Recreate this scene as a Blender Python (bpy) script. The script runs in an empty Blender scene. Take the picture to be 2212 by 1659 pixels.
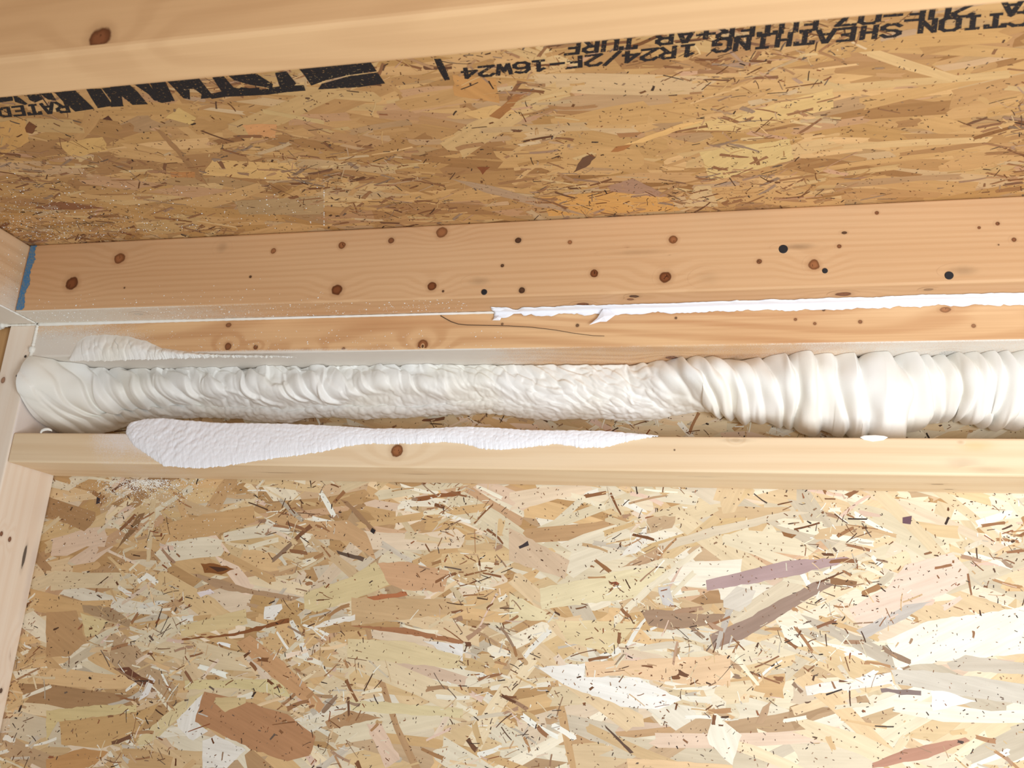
import bpy, bmesh, math, random
import numpy as np
from mathutils import Vector, Matrix
from mathutils.geometry import tessellate_polygon

S = bpy.context.scene
COL = S.collection
W, H = 2212.0, 1659.0

# ------------------------------------------------------------------ camera
F_PX = 2005.16
YAW, PITCH, ROLL = 0.24692, 0.29498, 0.06547
CAM = Vector((0.89086, -1.05691, -0.24388))
_fwd = Vector((-math.sin(YAW) * math.cos(PITCH), math.cos(YAW) * math.cos(PITCH), math.sin(PITCH)))
_r0 = Vector((math.cos(YAW), math.sin(YAW), 0.0))
_u0 = _r0.cross(_fwd)
_right = math.cos(ROLL) * _r0 + math.sin(ROLL) * _u0
_up = -math.sin(ROLL) * _r0 + math.cos(ROLL) * _u0
cd = bpy.data.cameras.new('camera')
cd.sensor_fit = 'HORIZONTAL'; cd.sensor_width = 36.0
cd.lens = F_PX / W * 36.0
cd.clip_start = 0.01
cd.dof.use_dof = True; cd.dof.focus_distance = 1.10; cd.dof.aperture_fstop = 13.0
co = bpy.data.objects.new('camera', cd); COL.objects.link(co)
co.matrix_world = Matrix(((_right.x, _up.x, -_fwd.x, CAM.x), (_right.y, _up.y, -_fwd.y, CAM.y),
                          (_right.z, _up.z, -_fwd.z, CAM.z), (0, 0, 0, 1)))
S.camera = co

# ------------------------------------------------------------------ light and exposure
wd = bpy.data.worlds.new('world'); S.world = wd; wd.use_nodes = True
_t = wd.node_tree; _tc = _t.nodes.new('ShaderNodeTexCoord'); _sx = _t.nodes.new('ShaderNodeSeparateXYZ')
_t.links.new(_tc.outputs['Generated'], _sx.inputs[0])
_mr = _t.nodes.new('ShaderNodeMapRange'); _t.links.new(_sx.outputs['Z'], _mr.inputs[0])
_mr.inputs[1].default_value = -0.35; _mr.inputs[2].default_value = 0.25
_mx = _t.nodes.new('ShaderNodeMix'); _mx.data_type = 'RGBA'; _t.links.new(_mr.outputs[0], _mx.inputs[0])
_mx.inputs[6].default_value = (0.46, 0.44, 0.41, 1)      # daylit floor below
_mx.inputs[7].default_value = (0.26, 0.25, 0.235, 1)     # dim room above
_t.links.new(_mx.outputs[2], _t.nodes['Background'].inputs[0])
_t.nodes['Background'].inputs[1].default_value = 1.0


def area(name, loc, target, sx, sy, power, col):
    l = bpy.data.lights.new(name, 'AREA'); l.shape = 'RECTANGLE'; l.size = sx; l.size_y = sy
    l.energy = power; l.color = col
    o = bpy.data.objects.new(name, l); COL.objects.link(o); o.location = loc
    o.rotation_euler = (Vector(target) - Vector(loc)).to_track_quat('-Z', 'Y').to_euler()
    return o


area('doorway_daylight', (1.42, -1.06, -0.48), (1.1, 0, -0.25), 0.5, 0.5, 14.3, (0.88, 0.95, 1.0))
S.view_settings.view_transform = 'Standard'; S.view_settings.look = 'None'
S.view_settings.gamma = 1.0; S.view_settings.use_curve_mapping = False
S.view_settings.exposure = 0.14

# ------------------------------------------------------------------ dimensions (metres)
ZP, ZJ, ZC = 0.10144, 0.1472, 0.24074        # plate bottom, joist bottom, ceiling
D = 0.089                                     # depth of a two-by-four
YJ = -0.1326                                  # joist front
YNF, YNB, ZN = -0.59746, -0.55442, 0.14322    # near joist
XR = 2.3                                      # right end of everything
rng = random.Random(7)


def ray(px, py):
    return (_fwd + _right * ((px - W / 2) / F_PX) + _up * ((H / 2 - py) / F_PX))


def on(px, py, axis, val):
    """the point of a real plane that the photograph shows at a pixel"""
    r = ray(px, py); k = (val - CAM[axis]) / r[axis]
    return CAM + r * k


def lin(c):
    return tuple((v / 255 / 12.92) if v / 255 <= 0.04045 else ((v / 255 + 0.055) / 1.055) ** 2.4 for v in c)


def tag(o, label=None, cat=None, group=None, kind=None):
    if label: o['label'] = label
    if cat: o['category'] = cat
    if group: o['group'] = group
    if kind: o['kind'] = kind
    return o


def link_mesh(name, verts, faces, mat=None, parent=None, smooth=False):
    me = bpy.data.meshes.new(name); me.from_pydata([tuple(v) for v in verts], [], faces); me.update()
    if smooth: me.polygons.foreach_set('use_smooth', [True] * len(me.polygons))
    if mat: me.materials.append(mat)
    o = bpy.data.objects.new(name, me); COL.objects.link(o)
    if parent: o.parent = parent
    return o


def lumber(name, lo, hi, mat, bev=0.0025, parent=None, knots=()):
    bm = bmesh.new(); bmesh.ops.create_cube(bm, size=1)
    for v in bm.verts:
        v.co = Vector([lo[i] if v.co[i] < 0 else hi[i] for i in range(3)])
    bmesh.ops.bevel(bm, geom=bm.edges[:], offset=bev, segments=3, affect='EDGES', profile=0.5)
    lk = bm.verts.layers.float.new('knot'); ls = bm.verts.layers.float.new('knot_strength'); lc = bm.verts.layers.float_color.new('knot_colour')
    for q, (c, hs, kc, st, ax) in enumerate(knots):
        # the knot is a patch of the board's own face, with its rings carried as attributes
        side = 1 if (ax == 0) else -1
        face = (hi if side > 0 else lo)[ax] + side * (0.00005 + 0.000006 * q)
        i1, i2 = [i for i in range(3) if i != ax]; n = 30; prev = None
        rings = [0.0, 0.25, 0.5, 0.75, 1.0]
        for f in rings:
            ring = []
            for k in range(n if f else 1):
                an = 2 * math.pi * k / n; co_ = [0, 0, 0]; co_[ax] = face - (side * 0.00004 if f == 1 else 0)
                co_[i1] = min(max(c[i1] + math.cos(an) * f * 2 * hs[i1], lo[i1] + bev), hi[i1] - bev)
                co_[i2] = min(max(c[i2] + math.sin(an) * f * 2 * hs[i2], lo[i2] + bev), hi[i2] - bev)
                v = bm.verts.new(co_); v[lk] = 1 - f; v[ls] = st; v[lc] = (*lin(kc), 1); ring.append(v)
            if prev is not None:
                for k in range(n):
                    a, b = ring[k], ring[(k + 1) % n]
                    vs_ = [prev[0], a, b] if len(prev) == 1 else [prev[k], a, b, prev[(k + 1) % n]]
                    bm.faces.new(vs_)
            prev = ring
    me = bpy.data.meshes.new(name); bm.to_mesh(me); bm.free()
    me.materials.append(mat)
    o = bpy.data.objects.new(name, me); COL.objects.link(o)
    if parent: o.parent = parent
    return o


# ------------------------------------------------------------------ node helper
class G:
    def __init__(s, name):
        s.mat = bpy.data.materials.new(name); s.mat.use_nodes = True
        s.t = s.mat.node_tree; s.b = s.t.nodes['Principled BSDF']; s.out = s.t.nodes['Material Output']
        s.b.inputs['Specular IOR Level'].default_value = 0.25

    def put(s, sock, v):
        if isinstance(v, bpy.types.NodeSocket): s.t.links.new(v, sock)
        elif isinstance(v, (tuple, list)) and len(v) == 3 and sock.type == 'RGBA': sock.default_value = (*v, 1)
        else: sock.default_value = v

    def m(s, op, a, b=0.0, c=0.0, clamp=False):
        n = s.t.nodes.new('ShaderNodeMath'); n.operation = op; n.use_clamp = clamp
        s.put(n.inputs[0], a); s.put(n.inputs[1], b)
        if op in ('MULTIPLY_ADD', 'SMOOTH_MIN', 'SMOOTH_MAX'): s.put(n.inputs[2], c)
        return n.outputs[0]

    def add(s, *a):
        r = a[0]
        for b in a[1:]: r = s.m('ADD', r, b)
        return r

    def mul(s, a, b): return s.m('MULTIPLY', a, b)

    def vm(s, op, a, b=None):
        n = s.t.nodes.new('ShaderNodeVectorMath'); n.operation = op; s.put(n.inputs[0], a)
        if b is not None: s.put(n.inputs[1], b)
        return n.outputs['Value'] if op in ('LENGTH', 'DOT_PRODUCT', 'DISTANCE') else n.outputs[0]

    def mr(s, v, a, b, c=0.0, d=1.0, smooth=True):
        n = s.t.nodes.new('ShaderNodeMapRange'); n.interpolation_type = 'SMOOTHSTEP' if smooth else 'LINEAR'
        for i, x in enumerate((v, a, b, c, d)): s.put(n.inputs[i], x)
        return n.outputs[0]

    def mix(s, f, a, b):
        n = s.t.nodes.new('ShaderNodeMix'); n.data_type = 'RGBA'
        s.put(n.inputs[0], f); s.put(n.inputs[6], a); s.put(n.inputs[7], b)
        return n.outputs[2]

    def pos(s): return s.t.nodes.new('ShaderNodeTexCoord').outputs['Object']

    def xyz(s, v):
        n = s.t.nodes.new('ShaderNodeSeparateXYZ'); s.put(n.inputs[0], v); return n.outputs

    def vec(s, x, y, z):
        n = s.t.nodes.new('ShaderNodeCombineXYZ')
        for i, v in enumerate((x, y, z)): s.put(n.inputs[i], v)
        return n.outputs[0]

    def noise(s, v, scale, detail=2.0, rough=0.5, dist=0.0):
        n = s.t.nodes.new('ShaderNodeTexNoise'); s.put(n.inputs['Vector'], v)
        n.inputs['Scale'].default_value = scale; n.inputs['Detail'].default_value = detail
        n.inputs['Roughness'].default_value = rough; n.inputs['Distortion'].default_value = dist
        return n.outputs['Fac']

    def attr(s, name):
        n = s.t.nodes.new('ShaderNodeAttribute'); n.attribute_name = name; return n

    def bump(s, h, strength, dist):
        n = s.t.nodes.new('ShaderNodeBump'); n.inputs['Strength'].default_value = strength
        n.inputs['Distance'].default_value = dist; s.put(n.inputs['Height'], h)
        s.t.links.new(n.outputs[0], s.b.inputs['Normal'])

    def normal(s): return s.t.nodes.new('ShaderNodeNewGeometry').outputs['Normal']


def wood(name, light, dark, axis=0, knots=(), seed=0.0, freq=70.0, flow=1.0, amt=0.5, dust=None, dust_col=(236, 232, 226), blue=None):
    """planed softwood; knots = (centre, half sizes along x y z, colour, strength)"""
    g = G(name); p = g.pos(); x, y, z = g.xyz(p)
    if axis == 0: L, A, B = x, z, y
    elif axis == 1: L, A, B = y, z, x
    else: L, A, B = z, y, x
    acr = g.add(A, g.mul(B, 0.55))
    lowv = g.vec(g.add(g.mul(L, 1.6), seed), g.mul(A, 9.0), g.mul(B, 9.0))
    low = g.noise(lowv, 1.0, 1.5, 0.45)
    ph = g.add(g.mul(acr, freq), g.mul(low, 7.0 * flow))
    for (c, hs, kc, st, ax) in sorted(knots, key=lambda k: -k[1][axis] * (k[3] >= 0.9))[:10]:
        if st < 0.9: continue
        big = [h * 4.5 for h in hs]; big[axis] *= 1.7
        d = g.vm('LENGTH', g.vm('MULTIPLY', g.vm('SUBTRACT', p, tuple(c)), tuple(1 / h for h in big)))
        ph = g.add(ph, g.mr(d, 0.0, 1.0, 1.6, 0.0))
    fibv = g.vec(g.mul(L, 3.0), g.mul(A, 260.0), g.mul(B, 260.0))
    fib = g.noise(fibv, 1.0, 3.0, 0.6)
    ring = g.m('SINE', g.add(g.mul(ph, 6.2832), g.mul(fib, 1.3)))
    ring = g.mr(ring, -0.6, 1.0, 0.0, 1.0)
    blot = g.noise(g.vec(g.mul(L, 4.0), g.mul(A, 14.0), g.mul(B, 14.0)), 1.0, 2.0)
    f = g.add(g.mul(ring, 0.55 * amt), g.mul(g.mr(fib, 0.3, 0.75), 0.4 * amt), g.mul(g.mr(blot, 0.35, 0.7), 0.45 * amt))
    c = g.mix(g.m('MINIMUM', f, 1.0), lin(light), lin(dark))
    if knots:
        wob = g.noise(p, 130.0, 2.0)
        kn = g.attr('knot'); kc = g.attr('knot_colour').outputs['Color']; st = kn.outputs['Alpha'] if False else g.attr('knot_strength').outputs['Fac']
        d0 = g.mul(g.add(1.0, g.mul(kn.outputs['Fac'], -1.0)), 2.0)
        d = g.add(d0, g.mul(g.mul(g.add(wob, -0.5), 0.55), g.mr(d0, 1.6, 2.0, 1.0, 0.0)))
        c = g.mix(g.mul(g.mr(d, 0.95, 1.9, 0.38, 0.0), g.mul(st, g.mr(st, 0.45, 0.55))), c, g.mix(0.5, kc, lin(dark)))
        crack = g.noise(g.vm('MULTIPLY', p, (1.0, 1.0, 0.5)), 420.0, 2.0, 0.6)
        kk = g.mix(g.mr(d, 0.3, 1.0), g.vm('MULTIPLY', kc, (1.15, 1.12, 1.1)), g.vm('MULTIPLY', kc, (.55, .5, .45)))
        kk = g.mix(g.mul(g.mr(crack, 0.60, 0.68), g.mr(d, 0.3, 0.8, 1.0, 0.0)), kk, g.vm('MULTIPLY', kc, (.25, .22, .2)))
        soft = g.mr(st, 0.45, 0.55)
        c = g.mix(g.mul(g.mr(d, g.add(0.05, g.mul(soft, 0.77)), g.add(1.7, g.mul(soft, -0.62)), 1.0, 0.0), st), c, g.mix(soft, kc, kk))
    if blue is not None:
        edge = g.add(x, g.mul(g.add(g.noise(p, 900.0, 2.0), -0.5), 0.006))
        c = g.mix(g.mr(edge, blue - 0.001, blue + 0.001, 0.9, 0.0), c, lin((62, 122, 176)))
    rough = 0.55
    if dust is not None:
        n1 = g.noise(p, 620.0, 3.0, 0.65); n2 = g.noise(p, 45.0, 2.0)
        k = dust(g, x, y, z, g.xyz(g.normal()))
        msk = g.m('ADD', g.m('ADD', g.mul(k, 1.6), g.mul(n1, 1.1)), g.mul(n2, 0.35))
        msk = g.mr(msk, 1.0, 1.75)
        c = g.mix(g.mul(msk, 0.9), c, lin(dust_col))
    g.put(g.b.inputs['Base Color'], c); g.b.inputs['Roughness'].default_value = rough
    g.bump(g.add(g.mul(fib, 0.5), g.mul(ring, 0.2)), 0.25, 0.0006)
    return g.mat


def knots_at(lst, axis, val, ax_long=0):
    """(px, py, radius in px, stretch along the board, colour, strength)"""
    out = []
    for (px, py, r, st, col, s) in lst:
        c = on(px, py, axis, val); e = on(px, py + 0.01, axis, val); e2 = on(px + r, py, axis, val)
        rm = (e2 - c).length if axis == 1 else r * (c - CAM).length / F_PX
        hs = [rm, rm, rm]; hs[ax_long] = rm * st
        if axis == 1: hs[1] = max(rm, 0.01)
        elif axis == 2: hs[2] = max(rm, 0.01)
        else: hs[0] = max(rm, 0.01)
        out.append((tuple(c), hs, col, s, axis))
    return out


KB = (122, 72, 42); KD = (74, 46, 32); KM = (150, 98, 62); KK = (58, 48, 44); KG = (120, 95, 70)

# ------------------------------------------------------------------ oriented strand board
PAL = [((238, 226, 198), 10), ((232, 211, 174), 9), ((246, 238, 218), 9), ((224, 192, 144), 7), ((220, 184, 136), 5),
       ((234, 204, 162), 7), ((210, 176, 134), 4), ((250, 246, 234), 6), ((222, 208, 184), 5), ((198, 164, 128), 2),
       ((232, 202, 182), 3), ((208, 196, 178), 3), ((240, 218, 194), 4), ((180, 142, 106), 1.5)]
CPAL = [((222, 178, 122), 9), ((212, 166, 108), 9), ((204, 158, 104), 8), ((192, 146, 96), 7), ((226, 190, 136), 6), ((180, 134, 90), 4),
        ((196, 160, 124), 4), ((214, 182, 140), 3), ((168, 122, 80), 3), ((206, 160, 124), 3)]
DARK = [((120, 78, 48), 4), ((92, 64, 46), 4), ((66, 50, 42), 4), ((148, 104, 70), 4), ((160, 128, 100), 3), ((110, 92, 80), 2), ((150, 92, 58), 2)]
BROWN = [((150, 104, 70), 4), ((168, 122, 84), 4), ((136, 92, 62), 3), ((186, 142, 100), 4), ((176, 140, 112), 3), ((120, 82, 58), 1.5), ((160, 132, 108), 2)]
LITE = [((250, 246, 236), 3), ((240, 226, 190), 3), ((220, 190, 140), 2), ((206, 196, 184), 2)]


def pick(r, pal):
    return r.choices([c for c, w in pal], [w for c, w in pal])[0]


class Flakes:
    """strands pressed into one board: a closed panel plus thin strands on its face"""
    def __init__(s, O, U, V, N, gain):
        s.O, s.U, s.V, s.N = Vector(O), Vector(U), Vector(V), Vector(N); s.gain = gain
        s.v = []; s.f = []; s.c = []; s.uv = []

    def poly(s, pts, col, h, ang=0.0, seed=0.0):
        i = len(s.v); ca, sa = math.cos(ang), math.sin(ang)
        cl = [min(0.9, v * s.gain) for v in lin(col)]
        for (u, v) in pts:
            s.v.append(s.O + s.U * u + s.V * v + s.N * h)
            s.uv.append((u * ca + v * sa + seed, -u * sa + v * ca + seed * 1.7))
            s.c.append((*cl, 1))
        s.f.append(list(range(i, i + len(pts))))

    def flake(s, r, u, v, L, w, ang, col, h, jag=0.06):
        ca, sa = math.cos(ang), math.sin(ang); pts = []
        n = 3; bend = r.gauss(0, 0.05) * L; tp = r.uniform(0.55, 1.0); tq = r.uniform(0.55, 1.0)
        def P(a, b):
            b += bend * (1 - (2 * a / L) ** 2) * 0.5
            pts.append((u + a * ca - b * sa, v + a * sa + b * ca))
        for k in range(n + 1):
            a = -L / 2 + L * k / n; t = tp + (tq - tp) * k / n
            P(a + r.gauss(0, jag * w), -w / 2 * t + r.gauss(0, 0.06 * w))
        for k in range(2):
            b = -w / 2 + w * (k + 1) / 3
            P(L / 2 + r.gauss(0, 0.2) * w, b * tq)
        for k in range(n, -1, -1):
            a = -L / 2 + L * k / n; t = tp + (tq - tp) * k / n
            P(a + r.gauss(0, jag * w), w / 2 * t + r.gauss(0, 0.06 * w))
        for k in range(2):
            b = w / 2 - w * (k + 1) / 3
            P(-L / 2 + r.gauss(0, 0.2) * w, b * tp)
        j = r.gauss(0, 7)
        s.poly(pts, tuple(max(5, min(255, q + j)) for q in col), h, ang, r.uniform(0, 50))

    def build(s, name, mat):
        me = bpy.data.meshes.new(name); me.from_pydata([tuple(v) for v in s.v], [], s.f); me.update()
        a = me.color_attributes.new('strand', 'FLOAT_COLOR', 'POINT')
        a.data.foreach_set('color', np.array(s.c, dtype=np.float32).ravel())
        b = me.attributes.new('grain', 'FLOAT2', 'POINT')
        b.data.foreach_set('vector', np.array(s.uv, dtype=np.float32).ravel())
        me.materials.append(mat)
        o = bpy.data.objects.new(name, me); COL.objects.link(o); return o


def osb_material(name):
    g = G(name); c = g.attr('strand').outputs['Color']; uv = g.attr('grain').outputs['Vector']
    u, v, _ = g.xyz(uv)
    fib = g.noise(g.vec(g.mul(u, 9.0), g.mul(v, 320.0), 0.0), 1.0, 3.0, 0.6)
    pat = g.noise(g.vec(g.mul(u, 22.0), g.mul(v, 90.0), 0.0), 1.0, 2.0, 0.5)
    fac = g.add(0.72, g.mul(fib, 0.26), g.mul(pat, 0.30))
    c = g.vm('MULTIPLY', c, g.vec(fac, g.m('POWER', fac, 1.08), g.m('POWER', fac, 1.22)))
    p = g.pos()
    wax = g.noise(p, 900.0, 2.0, 0.6)
    c = g.mix(g.mr(wax, 0.66, 0.78, 0.0, 0.35), c, lin((120, 84, 56)))
    g.put(g.b.inputs['Base Color'], c); g.b.inputs['Roughness'].default_value = 0.6
    g.bump(g.add(fib, g.mul(pat, 0.5)), 0.3, 0.0006)
    return g.mat


def osb(name, O, U, V, N, ur, vr, gain, seed, thick, spread, hand, hand_to_uv, focus, PAL):
    r = random.Random(seed); B = Flakes(O, U, V, N, gain)
    (u0, u1), (v0, v1) = ur, vr
    # the panel itself
    def P(u, v, h): return B.O + B.U * u + B.V * v + B.N * h
    i = len(B.v)
    for h in (-0.00002, -thick):
        for (u, v) in ((u0, v0), (u1, v0), (u1, v1), (u0, v1)):
            B.v.append(P(u, v, h)); B.uv.append((u, v)); B.c.append((*[q * gain for q in lin((196, 156, 108))], 1))
    B.f += [[i, i + 1, i + 2, i + 3], [i + 7, i + 6, i + 5, i + 4]] + [[i + k, i + 4 + k, i + 4 + (k + 1) % 4, i + (k + 1) % 4] for k in range(4)]
    fu, fv = focus
    area_f = (fu[1] - fu[0]) * (fv[1] - fv[0])
    def where():
        return r.uniform(*fu), r.uniform(*fv)
    def inside(u, v, m): return u0 + m < u < u1 - m and v0 + m < v < v1 - m
    ph = [(r.uniform(8, 22), r.uniform(8, 22), r.uniform(0, 6.3)) for _ in range(6)]
    def cl(u, v):
        return sum(math.sin(a * u + b * v + c) * math.sin(b * u - a * v + 2 * c) for a, b, c in ph) / 6
    n1, n2, n3, n4 = int(1500 * area_f), int(2600 * area_f), int((17000 if PAL is CPAL else 13000) * area_f), int(10000 * area_f)
    h = 0.0
    for k in range(n1):
        u, v = where(); L = r.uniform(0.06, 0.19); w = r.uniform(0.010, 0.040)
        if not inside(u, v, L * 0.6): continue
        a = r.gauss(0, spread); h = 0.00002 + 0.00020 * k / n1
        cc = pick(r, CPAL if PAL is not CPAL and r.random() < 0.62 * max(0.0, 1 - u / 1.0) else PAL); k_ = 0.30; mc = PAL[1][0]
        B.flake(r, u, v, L, w, a, tuple(q * (1 - k_) + m_ * k_ for q, m_ in zip(cc, mc)), h)
    for k in range(n2):
        u, v = where(); L = r.uniform(0.012, 0.05); w = r.uniform(0.002, 0.009)
        if not inside(u, v, L) or cl(u, v) < r.gauss(0, 0.12): continue
        B.flake(r, u, v, L, w, r.gauss(0, spread * 1.2), pick(r, PAL), 0.00022 + 0.00006 * k / n2)
    nh = max(1, len(hand))
    for k, (pts, col) in enumerate(hand):
        q = [hand_to_uv(*p) for p in pts]
        d = max(((a, b) for a in q for b in q), key=lambda t: (t[0][0] - t[1][0]) ** 2 + (t[0][1] - t[1][1]) ** 2)
        ang = math.atan2(d[1][1] - d[0][1], d[1][0] - d[0][0])
        # roughen the outline a little
        o = []
        for j in range(len(q)):
            a, b = q[j], q[(j + 1) % len(q)]; o.append(a)
            m = max(1, int(math.dist(a, b) / 0.006))
            for e in range(1, m):
                t = e / m; o.append((a[0] + (b[0] - a[0]) * t + r.gauss(0, 0.0005), a[1] + (b[1] - a[1]) * t + r.gauss(0, 0.0005)))
        B.poly(o, col, 0.00029 + 0.00004 * k / nh, ang, r.uniform(0, 50))
    n5 = int((3200 if PAL is CPAL else 1000) * area_f)
    for k in range(n5):
        u, v = where(); L = r.uniform(0.006, 0.032); w = r.uniform(0.0016, 0.006)
        if not inside(u, v, L) or cl(u, v) < r.gauss(0.03, 0.08): continue
        B.flake(r, u, v, L, w, r.gauss(0, spread * 1.6), pick(r, BROWN), 0.000333 + 0.000006 * k / n5)
    for k in range(n3):
        u, v = where(); L = min(0.03, r.expovariate(1 / 0.0055) + 0.0015); w = r.uniform(0.0006, 0.0018)
        if not inside(u, v, L): continue
        if cl(u, v) < r.gauss(0.02, 0.10): continue
        B.flake(r, u, v, L, w, r.gauss(0, 0.9), pick(r, DARK if r.random() < 0.45 else (PAL if PAL is CPAL else LITE + PAL)), 0.00034 + 0.00004 * k / n3)
    for k in range(n4):
        u, v = where(); w = r.uniform(0.0005, 0.0012); L = w * r.uniform(1.0, 3.2)
        if not inside(u, v, L): continue
        if r.random() < 0.05: L *= 2.4; w *= 2.4
        B.flake(r, u, v, L, w, r.gauss(0, 1.2), pick(r, DARK), 0.00039 + 0.00003 * k / n4)
    return B.build(name, osb_material(name + '_strands'))


def Z(poly, ox, oy, sc, col):
    return ([(ox + x * sc, oy + y * sc) for x, y in poly], col)


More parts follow.
